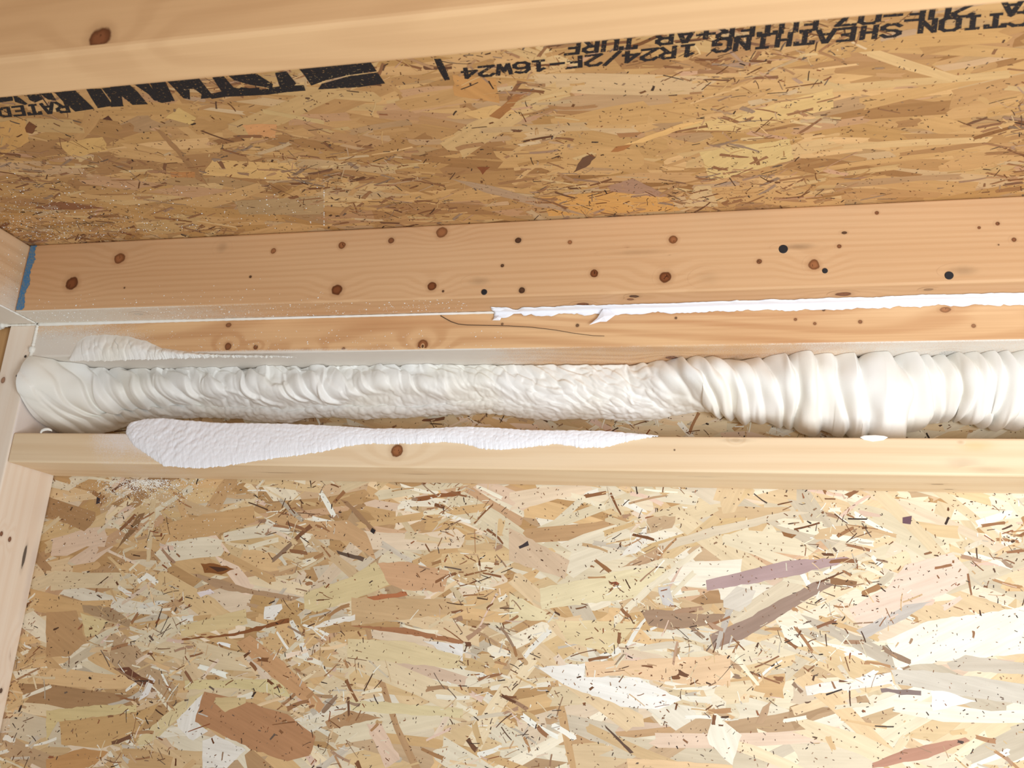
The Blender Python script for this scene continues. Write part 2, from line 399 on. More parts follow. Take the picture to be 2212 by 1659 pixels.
ZB = lambda p, c: Z(p, 1100, 1060, .5027, c)
ZA = lambda p, c: Z(p, 100, 1030, .4069, c)
wall_hand = [
    ZB([(120, 760), (330, 740), (320, 800), (560, 805), (740, 900), (640, 940), (500, 930), (250, 840)], (252, 248, 240)),
    ZB([(130, 420), (500, 340), (640, 330), (700, 345), (540, 460), (140, 510)], (240, 225, 185)),
    ZB([(0, 440), (140, 510), (200, 560), (0, 560)], (238, 222, 180)),
    ZB([(200, 560), (560, 560), (440, 700), (250, 650)], (236, 215, 170)),
    ZB([(0, 160), (260, 300), (240, 380), (0, 300)], (222, 195, 165)),
    ZB([(1620, 640), (1800, 560), (2212, 500), (2212, 700), (1900, 730), (1660, 760)], (250, 244, 224)),
    ZB([(1270, 840), (1640, 780), (1650, 830), (1280, 880)], (242, 236, 226)),
    ZB([(1640, 770), (1780, 770), (2212, 830), (2212, 920), (2000, 890), (1660, 830)], (214, 204, 188)),
    ZB([(1880, 740), (1960, 705), (2212, 740), (2212, 790), (1900, 770)], (208, 195, 176)),
    ZB([(325, 735), (480, 730), (640, 720), (950, 705), (950, 840), (740, 830), (500, 795), (400, 800), (330, 800)], (240, 205, 165)),
    ZB([(640, 230), (860, 160), (1180, 90), (1300, 90), (900, 190), (650, 265)], (226, 210, 184)),
    ZB([(1460, 510), (1620, 420), (1700, 320), (1900, 265), (1975, 340), (1960, 400), (1780, 480), (1560, 600), (1500, 580)], (240, 214, 194)),
    ZB([(845, 385), (1200, 300), (1450, 285), (1480, 300), (1200, 370), (850, 430)], (186, 158, 156)),
    ZB([(860, 620), (1000, 560), (1180, 460), (1320, 390), (1400, 400), (1180, 530), (1000, 640), (880, 680)], (164, 138, 122)),
    ZB([(565, 510), (700, 515), (820, 530), (930, 530), (900, 570), (700, 600), (600, 580)], (172, 142, 116)),
    ZB([(450, 540), (600, 400), (820, 240), (830, 260), (620, 420), (450, 590)], (242, 230, 204)),
    ZB([(1490, 600), (1620, 540), (1700, 490), (1820, 475), (1680, 560), (1530, 635)], (202, 192, 182)),
    ZB([(1250, 530), (1400, 580), (1640, 690), (1660, 770), (1560, 720), (1300, 580)], (200, 186, 166)),
    ZB([(1560, 1170), (1700, 1110), (1960, 1060), (1980, 1075), (1800, 1150), (1560, 1192)], (190, 140, 115)),
    ZB([(505, 1150), (640, 1155), (960, 1180), (960, 1192), (510, 1192)], (240, 205, 160)),
    ZB([(1810, 860), (1860, 860), (2010, 905), (1820, 945)], (254, 252, 248)),
    ZB([(480, 280), (590, 150), (610, 200), (545, 270)], (246, 240, 228)),
    ZB([(590, 110), (715, 110), (700, 160), (590, 185)], (205, 175, 140)),
    ZB([(480, 330), (650, 235), (660, 290), (560, 320)], (200, 165, 130)),
    ZB([(850, 1060), (880, 950), (1000, 1050), (960, 1180), (860, 1090)], (248, 240, 220)),
    ZB([(1060, 1000), (1090, 930), (1130, 900), (1090, 1000)], (200, 165, 130)),
    ZB([(920, 470), (980, 410), (1060, 430), (1040, 480), (990, 520), (920, 500)], (225, 215, 200)),
    ZB([(880, 680), (930, 510), (965, 510), (930, 600), (900, 680)], (198, 188, 176)),
    ZB([(640, 415), (690, 410), (710, 500), (660, 490)], (214, 208, 202)),
    ZB([(1160, 570), (1300, 640), (1360, 670), (1200, 670)], (250, 245, 225)),
    ZB([(1380, 375), (1495, 390), (1490, 415), (1380, 400)], (150, 110, 75)),
    ZB([(1170, 175), (1235, 190), (1215, 205), (1180, 195)], (150, 105, 65)),
    ZB([(1595, 850), (1770, 860), (1770, 880), (1600, 868)], (140, 120, 115)),
    ZB([(410, 1005), (535, 1125), (520, 1130), (415, 1020)], (104, 80, 66)),
    ZB([(450, 750), (490, 700), (505, 705), (470, 745)], (165, 145, 120)),
    ZB([(1690, 115), (1730, 108), (1725, 145), (1690, 140)], (112, 82, 92)),
    ZB([(40, 240), (80, 215), (85, 235), (45, 250)], (70, 60, 62)),
    ZB([(430, 395), (460, 390), (475, 400), (450, 412)], (160, 90, 62)),
    ZA([(600, 250), (1100, 150), (1110, 240), (900, 310), (640, 350)], (216, 176, 126)),
    ZA([(1380, 240), (1600, 230), (1700, 300), (1750, 440), (1600, 340), (1430, 330)], (216, 176, 132)),
    ZA([(0, 720), (160, 710), (210, 880), (130, 950), (0, 960)], (200, 160, 115)),
    ZA([(190, 680), (330, 690), (450, 760), (440, 800), (200, 720)], (185, 155, 120)),
    ZA([(180, 720), (330, 770), (270, 840), (210, 850)], (232, 210, 160)),
    ZA([(760, 510), (900, 540), (1100, 600), (1350, 640), (1300, 660), (900, 590)], (190, 156, 122)),
    ZA([(1370, 610), (1600, 540), (1750, 450), (1830, 570), (1640, 650), (1430, 720), (1370, 700)], (228, 208, 160)),
    ZA([(1760, 460), (1900, 450), (2140, 500), (2110, 610), (1900, 600), (1820, 570)], (220, 176, 136)),
    ZA([(710, 790), (1060, 700), (1070, 780), (720, 850)], (230, 206, 156)),
    ZA([(1620, 640), (2140, 650), (2200, 720), (1620, 790)], (216, 182, 138)),
    ZA([(1610, 790), (1900, 800), (2212, 870), (2212, 885), (1800, 820)], (180, 126, 88)),
    ZA([(2000, 870), (2212, 890), (2212, 980)], (246, 242, 236)),
    ZA([(735, 1080), (1240, 1075), (1300, 1170), (1000, 1120), (740, 1130)], (230, 212, 160)),
    ZA([(1010, 880), (1080, 840), (1260, 980), (1480, 1210), (1450, 1255), (1300, 1140), (1100, 980)], (212, 165, 120)),
    ZA([(690, 1280), (830, 1150), (800, 1300), (860, 1350), (780, 1400), (700, 1330)], (246, 241, 232)),
    ZA([(830, 1400), (900, 1370), (1060, 1450), (960, 1546), (830, 1546)], (246, 240, 230)),
    ZA([(840, 1140), (1050, 1190), (1280, 1260), (1430, 1380), (1400, 1480), (1280, 1510), (1100, 1450), (850, 1330), (790, 1300), (820, 1190)], (192, 142, 102)),
    ZA([(900, 1170), (1060, 1170), (1060, 1200), (950, 1250), (890, 1200)], (225, 200, 150)),
    ZA([(0, 1240), (300, 1210), (480, 1210), (480, 1250), (60, 1300), (0, 1400)], (228, 206, 152)),
    ZA([(70, 1300), (480, 1250), (600, 1200), (500, 1350), (300, 1440), (80, 1420)], (214, 174, 120)),
    ZA([(480, 1400), (700, 1200), (840, 1140), (600, 1380), (500, 1440)], (232, 212, 165)),
    ZA([(0, 1500), (200, 1440), (330, 1460), (240, 1546), (0, 1546)], (208, 158, 104)),
    ZA([(1480, 1300), (1600, 1240), (1780, 1280), (1500, 1340)], (190, 150, 110)),
    ZA([(1610, 1180), (2212, 1230), (2212, 1280), (1620, 1240)], (232, 215, 170)),
    ZA([(1700, 1310), (1780, 1310), (1880, 1500), (1800, 1546)], (235, 205, 180)),
    ZA([(1600, 860), (1900, 870), (2200, 950), (2200, 1020), (1900, 990), (1600, 960)], (234, 214, 170)),
    ZA([(720, 860), (1000, 830), (1290, 750), (1290, 775), (1000, 845), (720, 868)], (146, 92, 54)),
    ZA([(820, 460), (890, 460), (1000, 490), (930, 520), (840, 510)], (150, 96, 52)),
    ZA([(860, 475), (920, 480), (970, 490), (910, 505)], (92, 60, 42)),
    ZA([(1160, 690), (1250, 675), (1255, 700), (1200, 760), (1155, 755)], (252, 248, 240)),
    ZA([(800, 615), (870, 595), (895, 615), (820, 640)], (244, 232, 232)),
    ZA([(1370, 820), (1500, 760), (1640, 730), (1640, 760), (1450, 800)], (246, 240, 228)),
    ZA([(555, 90), (585, 80), (580, 190), (550, 450), (530, 450)], (228, 204, 164)),
    ZA([(370, 390), (490, 200), (525, 190), (480, 280)], (150, 115, 80)),
    ZA([(1560, 120), (1600, 130), (1750, 280), (1730, 295)], (168, 132, 98)),
    ZA([(440, 1010), (580, 1130), (560, 1145), (360, 1020)], (118, 74, 54)),
    ZA([(345, 1010), (370, 1015), (590, 1140), (560, 1140)], (165, 130, 100)),
    ZA([(490, 1190), (550, 1050), (580, 1080), (540, 1160)], (246, 242, 238)),
    ZA([(1540, 390), (1690, 430), (1680, 450), (1550, 410)], (108, 88, 74)),
    ZA([(1700, 640), (1910, 610), (1920, 630), (1740, 655)], (190, 120, 80)),
    ZA([(270, 100), (290, 80), (285, 140), (265, 145)], (60, 50, 55)),
    ZA([(1960, 110), (2200, 75), (2200, 95), (1970, 130)], (150, 96, 60)),
    ZA([(1730, 270), (1750, 285), (1740, 305), (1720, 290)], (50, 42, 44)),
]
CL = lambda p, c: Z(p, 0, 200, .3165, c)
CM = lambda p, c: Z(p, 900, 100, .4069, c)
ceil_hand = [
    CL([(0, 200), (170, 170), (200, 330), (0, 440)], (200, 155, 95)),
    CL([(380, 340), (700, 300), (740, 390), (500, 440)], (205, 165, 105)),
    CL([(1380, 560), (1450, 460), (2000, 480), (2100, 600), (1800, 590)], (210, 170, 112)),
    CL([(1600, 740), (2212, 700), (2212, 830), (1640, 830)], (178, 148, 108)),
    CL([(1650, 220), (1890, 215), (1880, 310), (1700, 290)], (205, 150, 100)),
    CL([(1130, 170), (1220, 100), (1340, 170), (1310, 220)], (205, 170, 110)),
    CL([(1790, 110), (2212, 190), (2212, 215), (1800, 140)], (195, 165, 115)),
    CL([(1050, 240), (1120, 270), (1300, 470), (1430, 640), (1340, 590), (1200, 400)], (162, 122, 82)),
    CL([(1160, 540), (1330, 540), (1330, 580), (1170, 575)], (185, 130, 80)),
    CL([(230, 790), (400, 740), (740, 790), (400, 800)], (140, 95, 65)),
    CL([(170, 240), (200, 195), (255, 230), (220, 280), (180, 270)], (118, 74, 45)),
    CL([(700, 180), (740, 155), (770, 190)], (88, 54, 40)),
    CM([(1350, 440), (1800, 330), (2212, 220), (2212, 330), (1700, 450)], (206, 172, 116)),
    CM([(1500, 560), (1980, 490), (2000, 600), (1560, 720)], (206, 176, 120)),
    CM([(190, 150), (420, 170), (440, 300), (200, 260)], (190, 140, 85)),
    CM([(240, 350), (420, 310), (560, 350), (330, 385)], (206, 166, 110)),
    CM([(660, 800), (1030, 770), (1330, 800), (1400, 870), (700, 900)], (204, 154, 90)),
    CM([(1480, 740), (1560, 740), (1600, 850), (1420, 850)], (200, 170, 125)),
    CM([(180, 700), (400, 740), (700, 830), (920, 900), (640, 850), (350, 770)], (174, 144, 114)),
    CM([(1010, 740), (1150, 700), (1330, 790), (1300, 800), (1030, 770)], (164, 128, 104)),
    CM([(385, 370), (530, 250), (580, 250), (440, 385)], (158, 108, 64)),
    CM([(1100, 520), (1400, 410), (1560, 385), (1200, 510)], (216, 172, 112)),
    CM([(1030, 560), (1060, 530), (1140, 520), (1100, 550)], (164, 110, 65)),
    CM([(1060, 460), (1200, 455), (1160, 480), (1080, 485)], (164, 118, 78)),
    CM([(880, 590), (930, 570), (950, 590), (900, 640), (830, 670)], (104, 74, 55)),
    CM([(320, 640), (390, 640), (350, 680)], (128, 74, 45)),
]

WALL_GAIN, CEIL_GAIN = 0.88, 0.84
wb = osb('wall_back', (0, 0, 0), (1, 0, 0), (0, 0, 1), (0, -1, 0), (-0.30, XR), (-1.1, 0.2395), WALL_GAIN, 11, 0.011, 0.42,
         wall_hand, lambda x, y: (lambda p: (p.x, p.z))(on(x, y, 1, 0.0)), ((-0.12, 1.75), (-0.56, 0.10)), PAL)
tag(wb, 'strand board wall sheathing behind the framing', kind='structure')
ce = osb('ceiling', (0, 0, ZC), (1, 0, 0), (0, 1, 0), (0, 0, -1), (-0.30, XR), (-1.5, 0.02), CEIL_GAIN, 23, 0.011, 0.30,
         [(p, tuple(min(255, v * 1.12) for v in c)) for p, c in ceil_hand], lambda x, y: (lambda p: (p.x, p.y))(on(x, y, 2, ZC)), ((-0.2, 1.9), (-0.85, -0.10)), CPAL)
tag(ce, 'strand board roof sheathing with black printed lettering', kind='structure')

# ------------------------------------------------------------------ printed lettering on the roof sheathing
gi = G('black_ink'); pi_ = gi.pos()
n_ = gi.noise(gi.vm('MULTIPLY', pi_, (1.0, 1.6, 1.0)), 300.0, 4.0, 0.75)
gi.put(gi.b.inputs['Base Color'], lin((34, 32, 36))); gi.b.inputs['Roughness'].default_value = 0.6
gi.put(gi.b.inputs['Alpha'], gi.mr(n_, 0.36, 0.44, 0.0, 1.0))
INK = gi.mat
ZI = ZC - 0.00048
iv, iff = [], []


def ink_poly(pts):
    q = [on(x, y, 2, ZI) + Vector((0, 0, -0.000006 * (len(iff) % 17 + 1))) for x, y in pts]
    i = len(iv); iv.extend(q)
    for t in tessellate_polygon([q]): iff.append([i + k for k in t])


GL = {  # pen strokes on a 4 x 6 cell
    'S': [[(4, 5), (3, 6), (1, 6), (0, 5), (0, 4), (1, 3.2), (3, 2.8), (4, 2), (4, 1), (3, 0), (1, 0), (0, 1)]],
    'H': [[(.5, 0), (.5, 6)], [(3.5, 0), (3.5, 6)], [(.5, 3), (3.5, 3)]],
    'E': [[(4, 6), (.6, 6), (.6, 0), (4, 0)], [(.6, 3), (3, 3)]],
    'A': [[(0, 0), (1.7, 6), (2.3, 6), (4, 0)], [(.8, 2), (3.2, 2)]],
    'T': [[(0, 6), (4, 6)], [(2, 6), (2, 0)], [(1, 0), (3, 0)], [(0, 6), (0, 5)], [(4, 6), (4, 5)]],
    'I': [[(2, 0), (2, 6)], [(.8, 0), (3.2, 0)], [(.8, 6), (3.2, 6)]],
    'N': [[(.4, 0), (.4, 6), (3.6, 0), (3.6, 6)]],
    'G': [[(4, 5), (3, 6), (1, 6), (0, 5), (0, 1), (1, 0), (3, 0), (4, 1), (4, 2.7), (2.4, 2.7)]],
    'C': [[(4, 5), (3, 6), (1, 6), (0, 5), (0, 1), (1, 0), (3, 0), (4, 1)]],
    'O': [[(1, 0), (3, 0), (4, 1), (4, 5), (3, 6), (1, 6), (0, 5), (0, 1), (1, 0)]],
    '0': [[(1, 0), (3, 0), (4, 1), (4, 5), (3, 6), (1, 6), (0, 5), (0, 1), (1, 0)]],
    'U': [[(.2, 6), (.2, 1), (1, 0), (3, 0), (3.8, 1), (3.8, 6)]],
    '1': [[(.8, 4.8), (2.2, 6), (2.2, 0)], [(.8, 0), (3.6, 0)]],
    'R': [[(.5, 0), (.5, 6), (3, 6), (4, 5), (4, 4), (3, 3.1), (.5, 3.1)], [(2, 3.1), (4, 0)]],
    'B': [[(.5, 0), (.5, 6), (3, 6), (4, 5), (4, 4), (3, 3.1), (.5, 3.1)], [(3, 3.1), (4, 2), (4, 1), (3, 0), (.5, 0)]],
    'D': [[(.5, 0), (.5, 6), (2.6, 6), (4, 4.6), (4, 1.4), (2.6, 0), (.5, 0)]],
    '2': [[(0, 5), (1, 6), (3, 6), (4, 5), (4, 4), (0, 0), (4, 0)]],
    '4': [[(3, 0), (3, 6), (0, 2), (4, 2)]], '/': [[(0, -.4), (4, 6.4)]], '-': [[(.3, 2.8), (3.7, 2.8)]],
    'F': [[(4, 6), (.6, 6), (.6, 0)], [(.6, 3), (3, 3)]],
    '6': [[(3.6, 5.4), (2.6, 6), (1, 6), (0, 4.5), (0, 1), (1, 0), (3, 0), (4, 1), (4, 2.4), (3, 3.3), (1, 3.3), (0, 2.4)]],
    'W': [[(0, 6), (.7, 0), (2, 4), (3.3, 0), (4, 6)]], '7': [[(0, 6), (4, 6), (1.4, 0)]], '+': [[(0, 3), (4, 3)], [(2, 1), (2, 5)]]}


def ink_text(txt, tl, tr, bl, br, w=0.70):
    """tl,tr,bl,br: corners in the picture; the words are read from the other side, so they stand upside down"""
    TL, TR, BL, BR = (on(*q, 2, ZI) for q in (tl, tr, bl, br))
    n = len(txt); tot = 5.3 * n - 1.3
    def M(x, y):
        s_ = 1 - x / tot; t_ = 0.08 + y / 6 * 0.84
        return (TL.lerp(TR, s_)).lerp(BL.lerp(BR, s_), t_)
    for k, ch in enumerate(txt):
        for st in GL.get(ch, []):
            for (a, b) in zip(st, st[1:]):
                d = math.dist(a, b); ux, uy = (b[0] - a[0]) / d, (b[1] - a[1]) / d; e = w * .8
                wx_, wy_ = -uy * w, ux * w * .9
                q = [(a[0] - ux * e + wx_, a[1] - uy * e + wy_), (a[0] - ux * e - wx_, a[1] - uy * e - wy_), (b[0] + ux * e - wx_, b[1] + uy * e - wy_), (b[0] + ux * e + wx_, b[1] + uy * e + wy_)]
                i = len(iv); dz = Vector((0, 0, -0.000002 * (len(iff) % 23)))
                iv.extend(M(x + 5.3 * k, y) + dz for x, y in q); iff.append([i, i + 1, i + 2, i + 3])


ink_text('CTION', (1988, 42), (2222, 23), (1984, 73), (2218, 56))
ink_text('SHEATHING', (1545, 83), (1946, 49), (1541, 115), (1940, 80))
ink_text('1R24/2F-16W24', (998, 147), (1504, 94), (1002, 171), (1500, 122))
ink_text('CA 2UF-07', (1815, 28), (2262, -7), (1808, 58), (2258, 25))
ink_text('EUTER+AB', (1424, 68), (1770, 36), (1420, 99), (1766, 66))
ink_text('TURE', (1226, 90), (1376, 76), (1222, 120), (1372, 106))
ink_text('RATED', (-3, 233), (143, 217), (2, 254), (152, 243))
ink_poly([(938, 128), (952, 127), (962, 146), (972, 172), (961, 174), (947, 150)])
T1 = lambda p: ink_poly([(x * .1356, 170 + y * .1356) for x, y in p])
T2 = lambda p: ink_poly([(240 + x * .1447, 150 + y * .1447) for x, y in p])
T3 = lambda p: ink_poly([(500 + x * .1627, 120 + y * .1627) for x, y in p])
T3([(900, 180), (1850, 90), (1930, 210), (1560, 260), (1250, 330), (1060, 400), (960, 250)])
T3([(1150, 450), (1200, 375), (1560, 275), (1940, 225), (2040, 370), (1700, 420)])
T3([(580, 230), (730, 210), (860, 370), (830, 400), (960, 395), (985, 465), (700, 490), (480, 520), (500, 430), (640, 410)])
T3([(-40, 270), (330, 240), (550, 380), (540, 440), (440, 420), (250, 390), (40, 330)])
T3([(-10, 400), (40, 480), (130, 420), (400, 450), (490, 440), (490, 520), (-10, 545)])
T2([(1510, 120), (1680, 100), (1830, 270), (1960, 290), (2212, 270), (2212, 380), (1700, 410), (1500, 440), (1470, 370), (1650, 330)])
T2([(830, 170), (1310, 130), (1540, 420), (1340, 440), (1350, 370), (1240, 290), (1170, 290), (1180, 450), (1080, 430), (950, 290)])
T2([(580, 200), (810, 180), (950, 470), (760, 500), (640, 460), (560, 370), (640, 330)])
T2([(340, 220), (550, 200), (650, 330), (560, 370)])
T2([(-20, 260), (270, 225), (400, 340), (550, 520), (320, 530), (150, 390)])
T2([(0, 360), (80, 380), (190, 550), (0, 560)])
T1([(870, 220), (1200, 190), (1420, 400), (1500, 480), (1200, 525), (1100, 440), (1000, 360)])
T1([(1370, 160), (1610, 160), (1800, 430), (1560, 470), (1450, 300)])
T1([(1620, 150), (1920, 130), (1960, 420), (1840, 430)])
T1([(-10, 300), (200, 285), (210, 350), (-10, 380)]); T1([(210, 280), (280, 280), (440, 400), (400, 420), (240, 370)])
T1([(430, 260), (620, 250), (680, 330), (560, 380), (470, 340)]); T1([(640, 240), (820, 225), (900, 350), (760, 330)])
ink = link_mesh('printed_lettering', iv, iff, INK, ce)
tag(ink, 'black stamped lettering', kind=None)

# ------------------------------------------------------------------ the framing lumber
def dust_joist(g, x, y, z, n):
    under = g.mr(n[2], -0.7, -0.3, 1.0, 0.0)
    return g.add(g.mul(under, g.mr(x, 0.02, 0.62, 0.80, 0.12)), g.mr(x, -0.01, 0.05, 0.02, -0.1), -0.08)


def dust_plate(g, x, y, z, n):
    under = g.mr(n[2], -0.7, -0.3, 1.0, 0.0)
    face = g.mul(g.mr(x, 0.03, 0.30, 0.70, -0.12), g.mr(z, ZP + 0.012, ZP + 0.052, 1.0, 0.45))
    low = g.mul(g.mr(z, ZP + 0.001, ZP + 0.007, 0.75, 0.0), g.mr(x, 0.35, 0.62, 0.8, 0.0))
    und = g.mul(under, g.add(g.mr(x, 0.45, 0.75, 0.95, 0.25), g.mr(x, 0.85, 1.1, 0.0, 0.30)))
    return g.m('MAXIMUM', g.m('MAXIMUM', face, low), und)


def dust_block(g, x, y, z, n):
    lefty = g.mul(g.mr(x, 0.08, 0.15, 0.0, 1.0), g.mr(x, 0.20, 0.30, 1.0, 0.0))
    return g.mul(lefty, g.mr(z, -0.036, -0.008, 0.28, 0.5))


def dust_end(g, x, y, z, n):
    under = g.mr(n[2], -0.7, -0.3, 1.0, 0.0)
    return g.add(g.mul(under, 0.5), g.mr(z, ZJ, ZJ + 0.06, 0.52, 0.18))


def dust_stud(g, x, y, z, n):
    side = g.mr(n[0], 0.3, 0.7)
    return g.mul(side, g.mul(g.mr(z, -0.03, 0.0, 0.05, 0.55), g.mr(z, 0.05, 0.09, 1.0, 0.6)))


J = knots_at([(155, 612, 13, 1.05, KB, 1), (258, 558, 11, 1.1, KM, 1), (541, 598, 3, 1, KD, .9), (591, 542, 6, 1, KM, .9), (739, 530, 8, 1, KM, 1),
              (845, 520, 7, 1, KB, .9), (955, 502, 12, 1, KM, .95), (728, 626, 12, 1, KB, 1), (933, 618, 10, 1, KB, 1), (957, 629, 3, 1, KD, .9),
              (1119, 519, 7, 1, KD, .95), (1085, 574, 4, 1, KD, .9), (1127, 627, 7, 1, KD, .95), (1231, 523, 5, 1, KM, .9), (1355, 541, 7, 1, KB, .9),
              (1283, 591, 9, 1, KB, 1), (1454, 518, 10, 1, KM, 1), (1446, 547, 4, 1, KD, .9), (1437, 599, 14, 1, KB, 1), (1640, 565, 6, 1, KB, .9),
              (1758, 572, 13, 1, KM, 1), (1813, 532, 5, 1, KB, .9), (1824, 503, 4, 1.6, KD, .9), (1894, 460, 5, 1, KB, .9), (2115, 492, 4, 1, KB, .9),
              (2155, 483, 5, 1, KB, .9), (2190, 518, 6, 1, KB, .9), (2157, 529, 2, 1, KD, .8), (269, 622, 2, 1, KD, .8), (1035, 608, 9, 2.2, KG, .3),
              (2080, 585, 11, 2.6, KG, .35), (1725, 533, 7, 4.5, KG, .45), (1380, 545, 6, 8.0, KG, .22), (480, 535, 9, 1.2, KG, .28), (1530, 600, 14, 1.6, KG, .14)], 1, YJ)
J += knots_at([(1370, 640, 8, 1.4, KD, .9), (1260, 657, 9, 1.7, KB, .9), (1822, 635, 10, 1.6, KB, .9), (300, 678, 6, 1.8, KG, .7), (1362, 646, 6, 1.3, KB, .8), (2005, 625, 6, 1.6, KG, .6)], 2, ZJ)
ceiling_joist = lumber('ceiling_joist', (0.0004, YJ, ZJ), (XR, -D - 0.0006, ZC - 0.0006),
                       wood('joist_wood', (220, 180, 138), (200, 154, 110), 0, J, 1.3, 120, 0.7, 0.5, dust_joist, (226, 218, 205)), knots=J)
tag(ceiling_joist, 'knotty wooden joist under the ceiling with a blue painted left end', 'joist')

gp = G('blue_paint'); gp.put(gp.b.inputs['Base Color'], gp.mix(gp.mr(gp.noise(gp.pos(), 420.0, 3.0, .65), .42, .62), lin((70, 130, 184)), lin((120, 140, 152))))
bx = on(74, 560, 1, YJ).x; br_ = random.Random(9); pv, pf_ = [], []; nb = 90; jj = 0
for i in range(nb):
    z = ZJ + 0.002 + (ZC - ZJ - 0.004) * i / (nb - 1); jj = .5 * jj + br_.gauss(0, .0005)
    pv += [(0.0026, YJ - 0.00025, z), (bx + jj + 0.0012 * math.sin(i * .21), YJ - 0.00025, z)]
pf_ = [[2 * i, 2 * i + 1, 2 * i + 3, 2 * i + 2] for i in range(nb - 1)]
link_mesh('end_paint', pv, pf_, gp.mat, ceiling_joist)['label'] = 'blue paint stripe on the board end'
nail = G('dark_nail_steel'); nail.put(nail.b.inputs['Base Color'], lin((62, 64, 70))); nail.b.inputs['Metallic'].default_value = .7; nail.b.inputs['Roughness'].default_value = .5
for (px, py, r) in ((1046, 631, 7), (1692, 538, 10), (2050, 595, 9), (1782, 585, 6)):
    c = on(px, py, 1, YJ); rr = r * (c - CAM).length / F_PX
    bm = bmesh.new(); bmesh.ops.create_cone(bm, cap_ends=True, segments=20, radius1=rr, radius2=rr * .82, depth=0.0016)
    bmesh.ops.rotate(bm, verts=bm.verts, matrix=Matrix.Rotation(math.radians(90), 3, 'X'), cent=(0, 0, 0))
    bmesh.ops.translate(bm, verts=bm.verts, vec=(c.x, YJ - 0.0004, c.z))
    me = bpy.data.meshes.new('nail_head'); bm.to_mesh(me); bm.free(); me.materials.append(nail.mat)
    o = bpy.data.objects.new('nail_head', me); COL.objects.link(o); o.parent = ceiling_joist; o['label'] = 'dark steel nail head'

K2 = knots_at([(493, 748, 8, .9, KB, .9), (552, 750, 5, 1, KB, .9), (661, 768, 9, 1, KD, .9), (742, 754, 4, 1, KB, .8), (913, 745, 12, 1, KM, 1), (913, 748, 4, .7, KD, .9),
               (1718, 690, 4, 1, KB, .8), (1760, 699, 4, 1, KB, .8), (1858, 695, 5, 1, KB, .8), (1779, 669, 4, 1, KD, .8), (2042, 669, 8, 1.6, KM, .8), (2103, 704, 5, 1, KB, .7),
               (1247, 703, 4, 1, KD, .8), (1460, 687, 3, 1, KD, .8), (494, 702, 5, 1.3, KB, .8), (1085, 700, 3, 1, KD, .7)], 1, -D)
K2 += knots_at([(1450, 772, 10, 1.3, KB, .9), (2048, 762, 12, 1.4, KD, .9)], 2, ZP)
top_plate = lumber('top_plate', (0.0006, -D, ZP), (XR, -0.0008, ZC - 0.001),
                   wood('plate_wood', (228, 188, 142), (196, 146, 102), 0, K2, 5.7, 45, 1.7, 0.75, dust_plate, (228, 223, 215)), knots=K2)
tag(top_plate, 'wooden top plate with wavy grain just under the joist above the foam', 'wall plate')

K3 = knots_at([(858, 974, 14, 1, KM, 1), (1590, 951, 4, 1.0, KD, .9), (1590, 951, 5, 6.0, KG, .35), (1457, 972, 2, 1, KD, .8), (2080, 1000, 12, 3.0, KG, .22), (2110, 962, 13, 3, (220, 182, 116), .42), (2075, 955, 5, 1.5, (176, 132, 84), .4), (2140, 1015, 7, 6, (150, 130, 100), .25)], 1, -D)
K3 += knots_at([(600, 1021, 3, 12, KB, .5), (900, 1024, 3, 10, KB, .5), (2025, 1046, 4, 3, KG, .6), (2050, 1057, 3, 3, KG, .6), (1862, 1056, 2, 2, KG, .6), (1520, 1030, 3, 9, KG, .3)], 2, -0.038)
blocking = lumber('blocking', (0.0006, -D, -0.038), (XR, -0.0008, 0.0),
                  wood('blocking_wood', (238, 214, 180), (222, 190, 150), 0, K3, 9.1, 60, 0.7, 0.6, dust_block, (240, 232, 230)), knots=K3)
tag(blocking, 'pale wooden blocking board fixed flat across the wall below the foam', 'blocking')

K4 = knots_at([(30, 1410, 8, 1.3, KB, .95), (21, 1165, 4, 1.2, KB, .9), (3, 1153, 4, 1.2, KB, .9), (2, 1492, 4, 1.2, KD, .9), (52, 1203, 4, 5.5, KK, .85), (70, 1198, 4, 5.5, KK, .85), (77, 1198, 3, 5.0, KK, .8),
               (62, 1260, 9, 8.0, (170, 150, 150), .3)], 0, 0.0, 2)
K4 += knots_at([(37, 812, 2.5, 1, KK, .95), (55, 770, 2.5, 1, KK, .95), (7, 821, 5, 1.3, KM, .8)], 1, -D, 2)
wall_stud = lumber('wall_stud', (-0.0425, -D, -1.09), (0.0, -0.0008, ZJ - 0.0006),
                   wood('stud_wood', (246, 232, 216), (236, 214, 192), 2, K4, 3.3, 60, 0.6, 0.6, dust_stud, (232, 220, 214)), knots=K4)
tag(wall_stud, 'upright wooden wall stud at the left edge of the strand board', 'stud')
side_stud = lumber('wall_stud', (-0.086, -D + 0.006, -1.09), (-0.0445, -0.0008, ZJ - 0.0006),
                   wood('side_stud_wood', (200, 158, 108), (160, 116, 72), 2, (), 8.3, 60, 0.6, 0.7))
tag(side_stud, 'darker stud seen as a sliver left of the pale stud', 'stud')
end_joist = lumber('end_joist', (-0.12, -1.3, ZJ), (0.0, -0.0008, ZC - 0.0006),
                   wood('end_joist_wood', (228, 196, 158), (200, 160, 118), 1, (), 4.4, 70, 0.7, 0.6, dust_end, (228, 220, 208)))
tag(end_joist, 'foam dusted joist running towards the viewer in the upper left corner', 'joist')
K5 = knots_at([(216, 82, 24, 1.0, (128, 80, 52), 1)], 1, YNF)
near_joist = lumber('ceiling_joist', (-0.0, YNF, ZN), (XR, YNB, ZC - 0.0006),
                    wood('near_joist_wood', (226, 186, 140), (208, 166, 122), 0, K5, 12.5, 38, 1.0, 0.6), bev=0.004, knots=K5)
tag(near_joist, 'nearest wooden joist crossing the top with one large brown knot', 'joist')

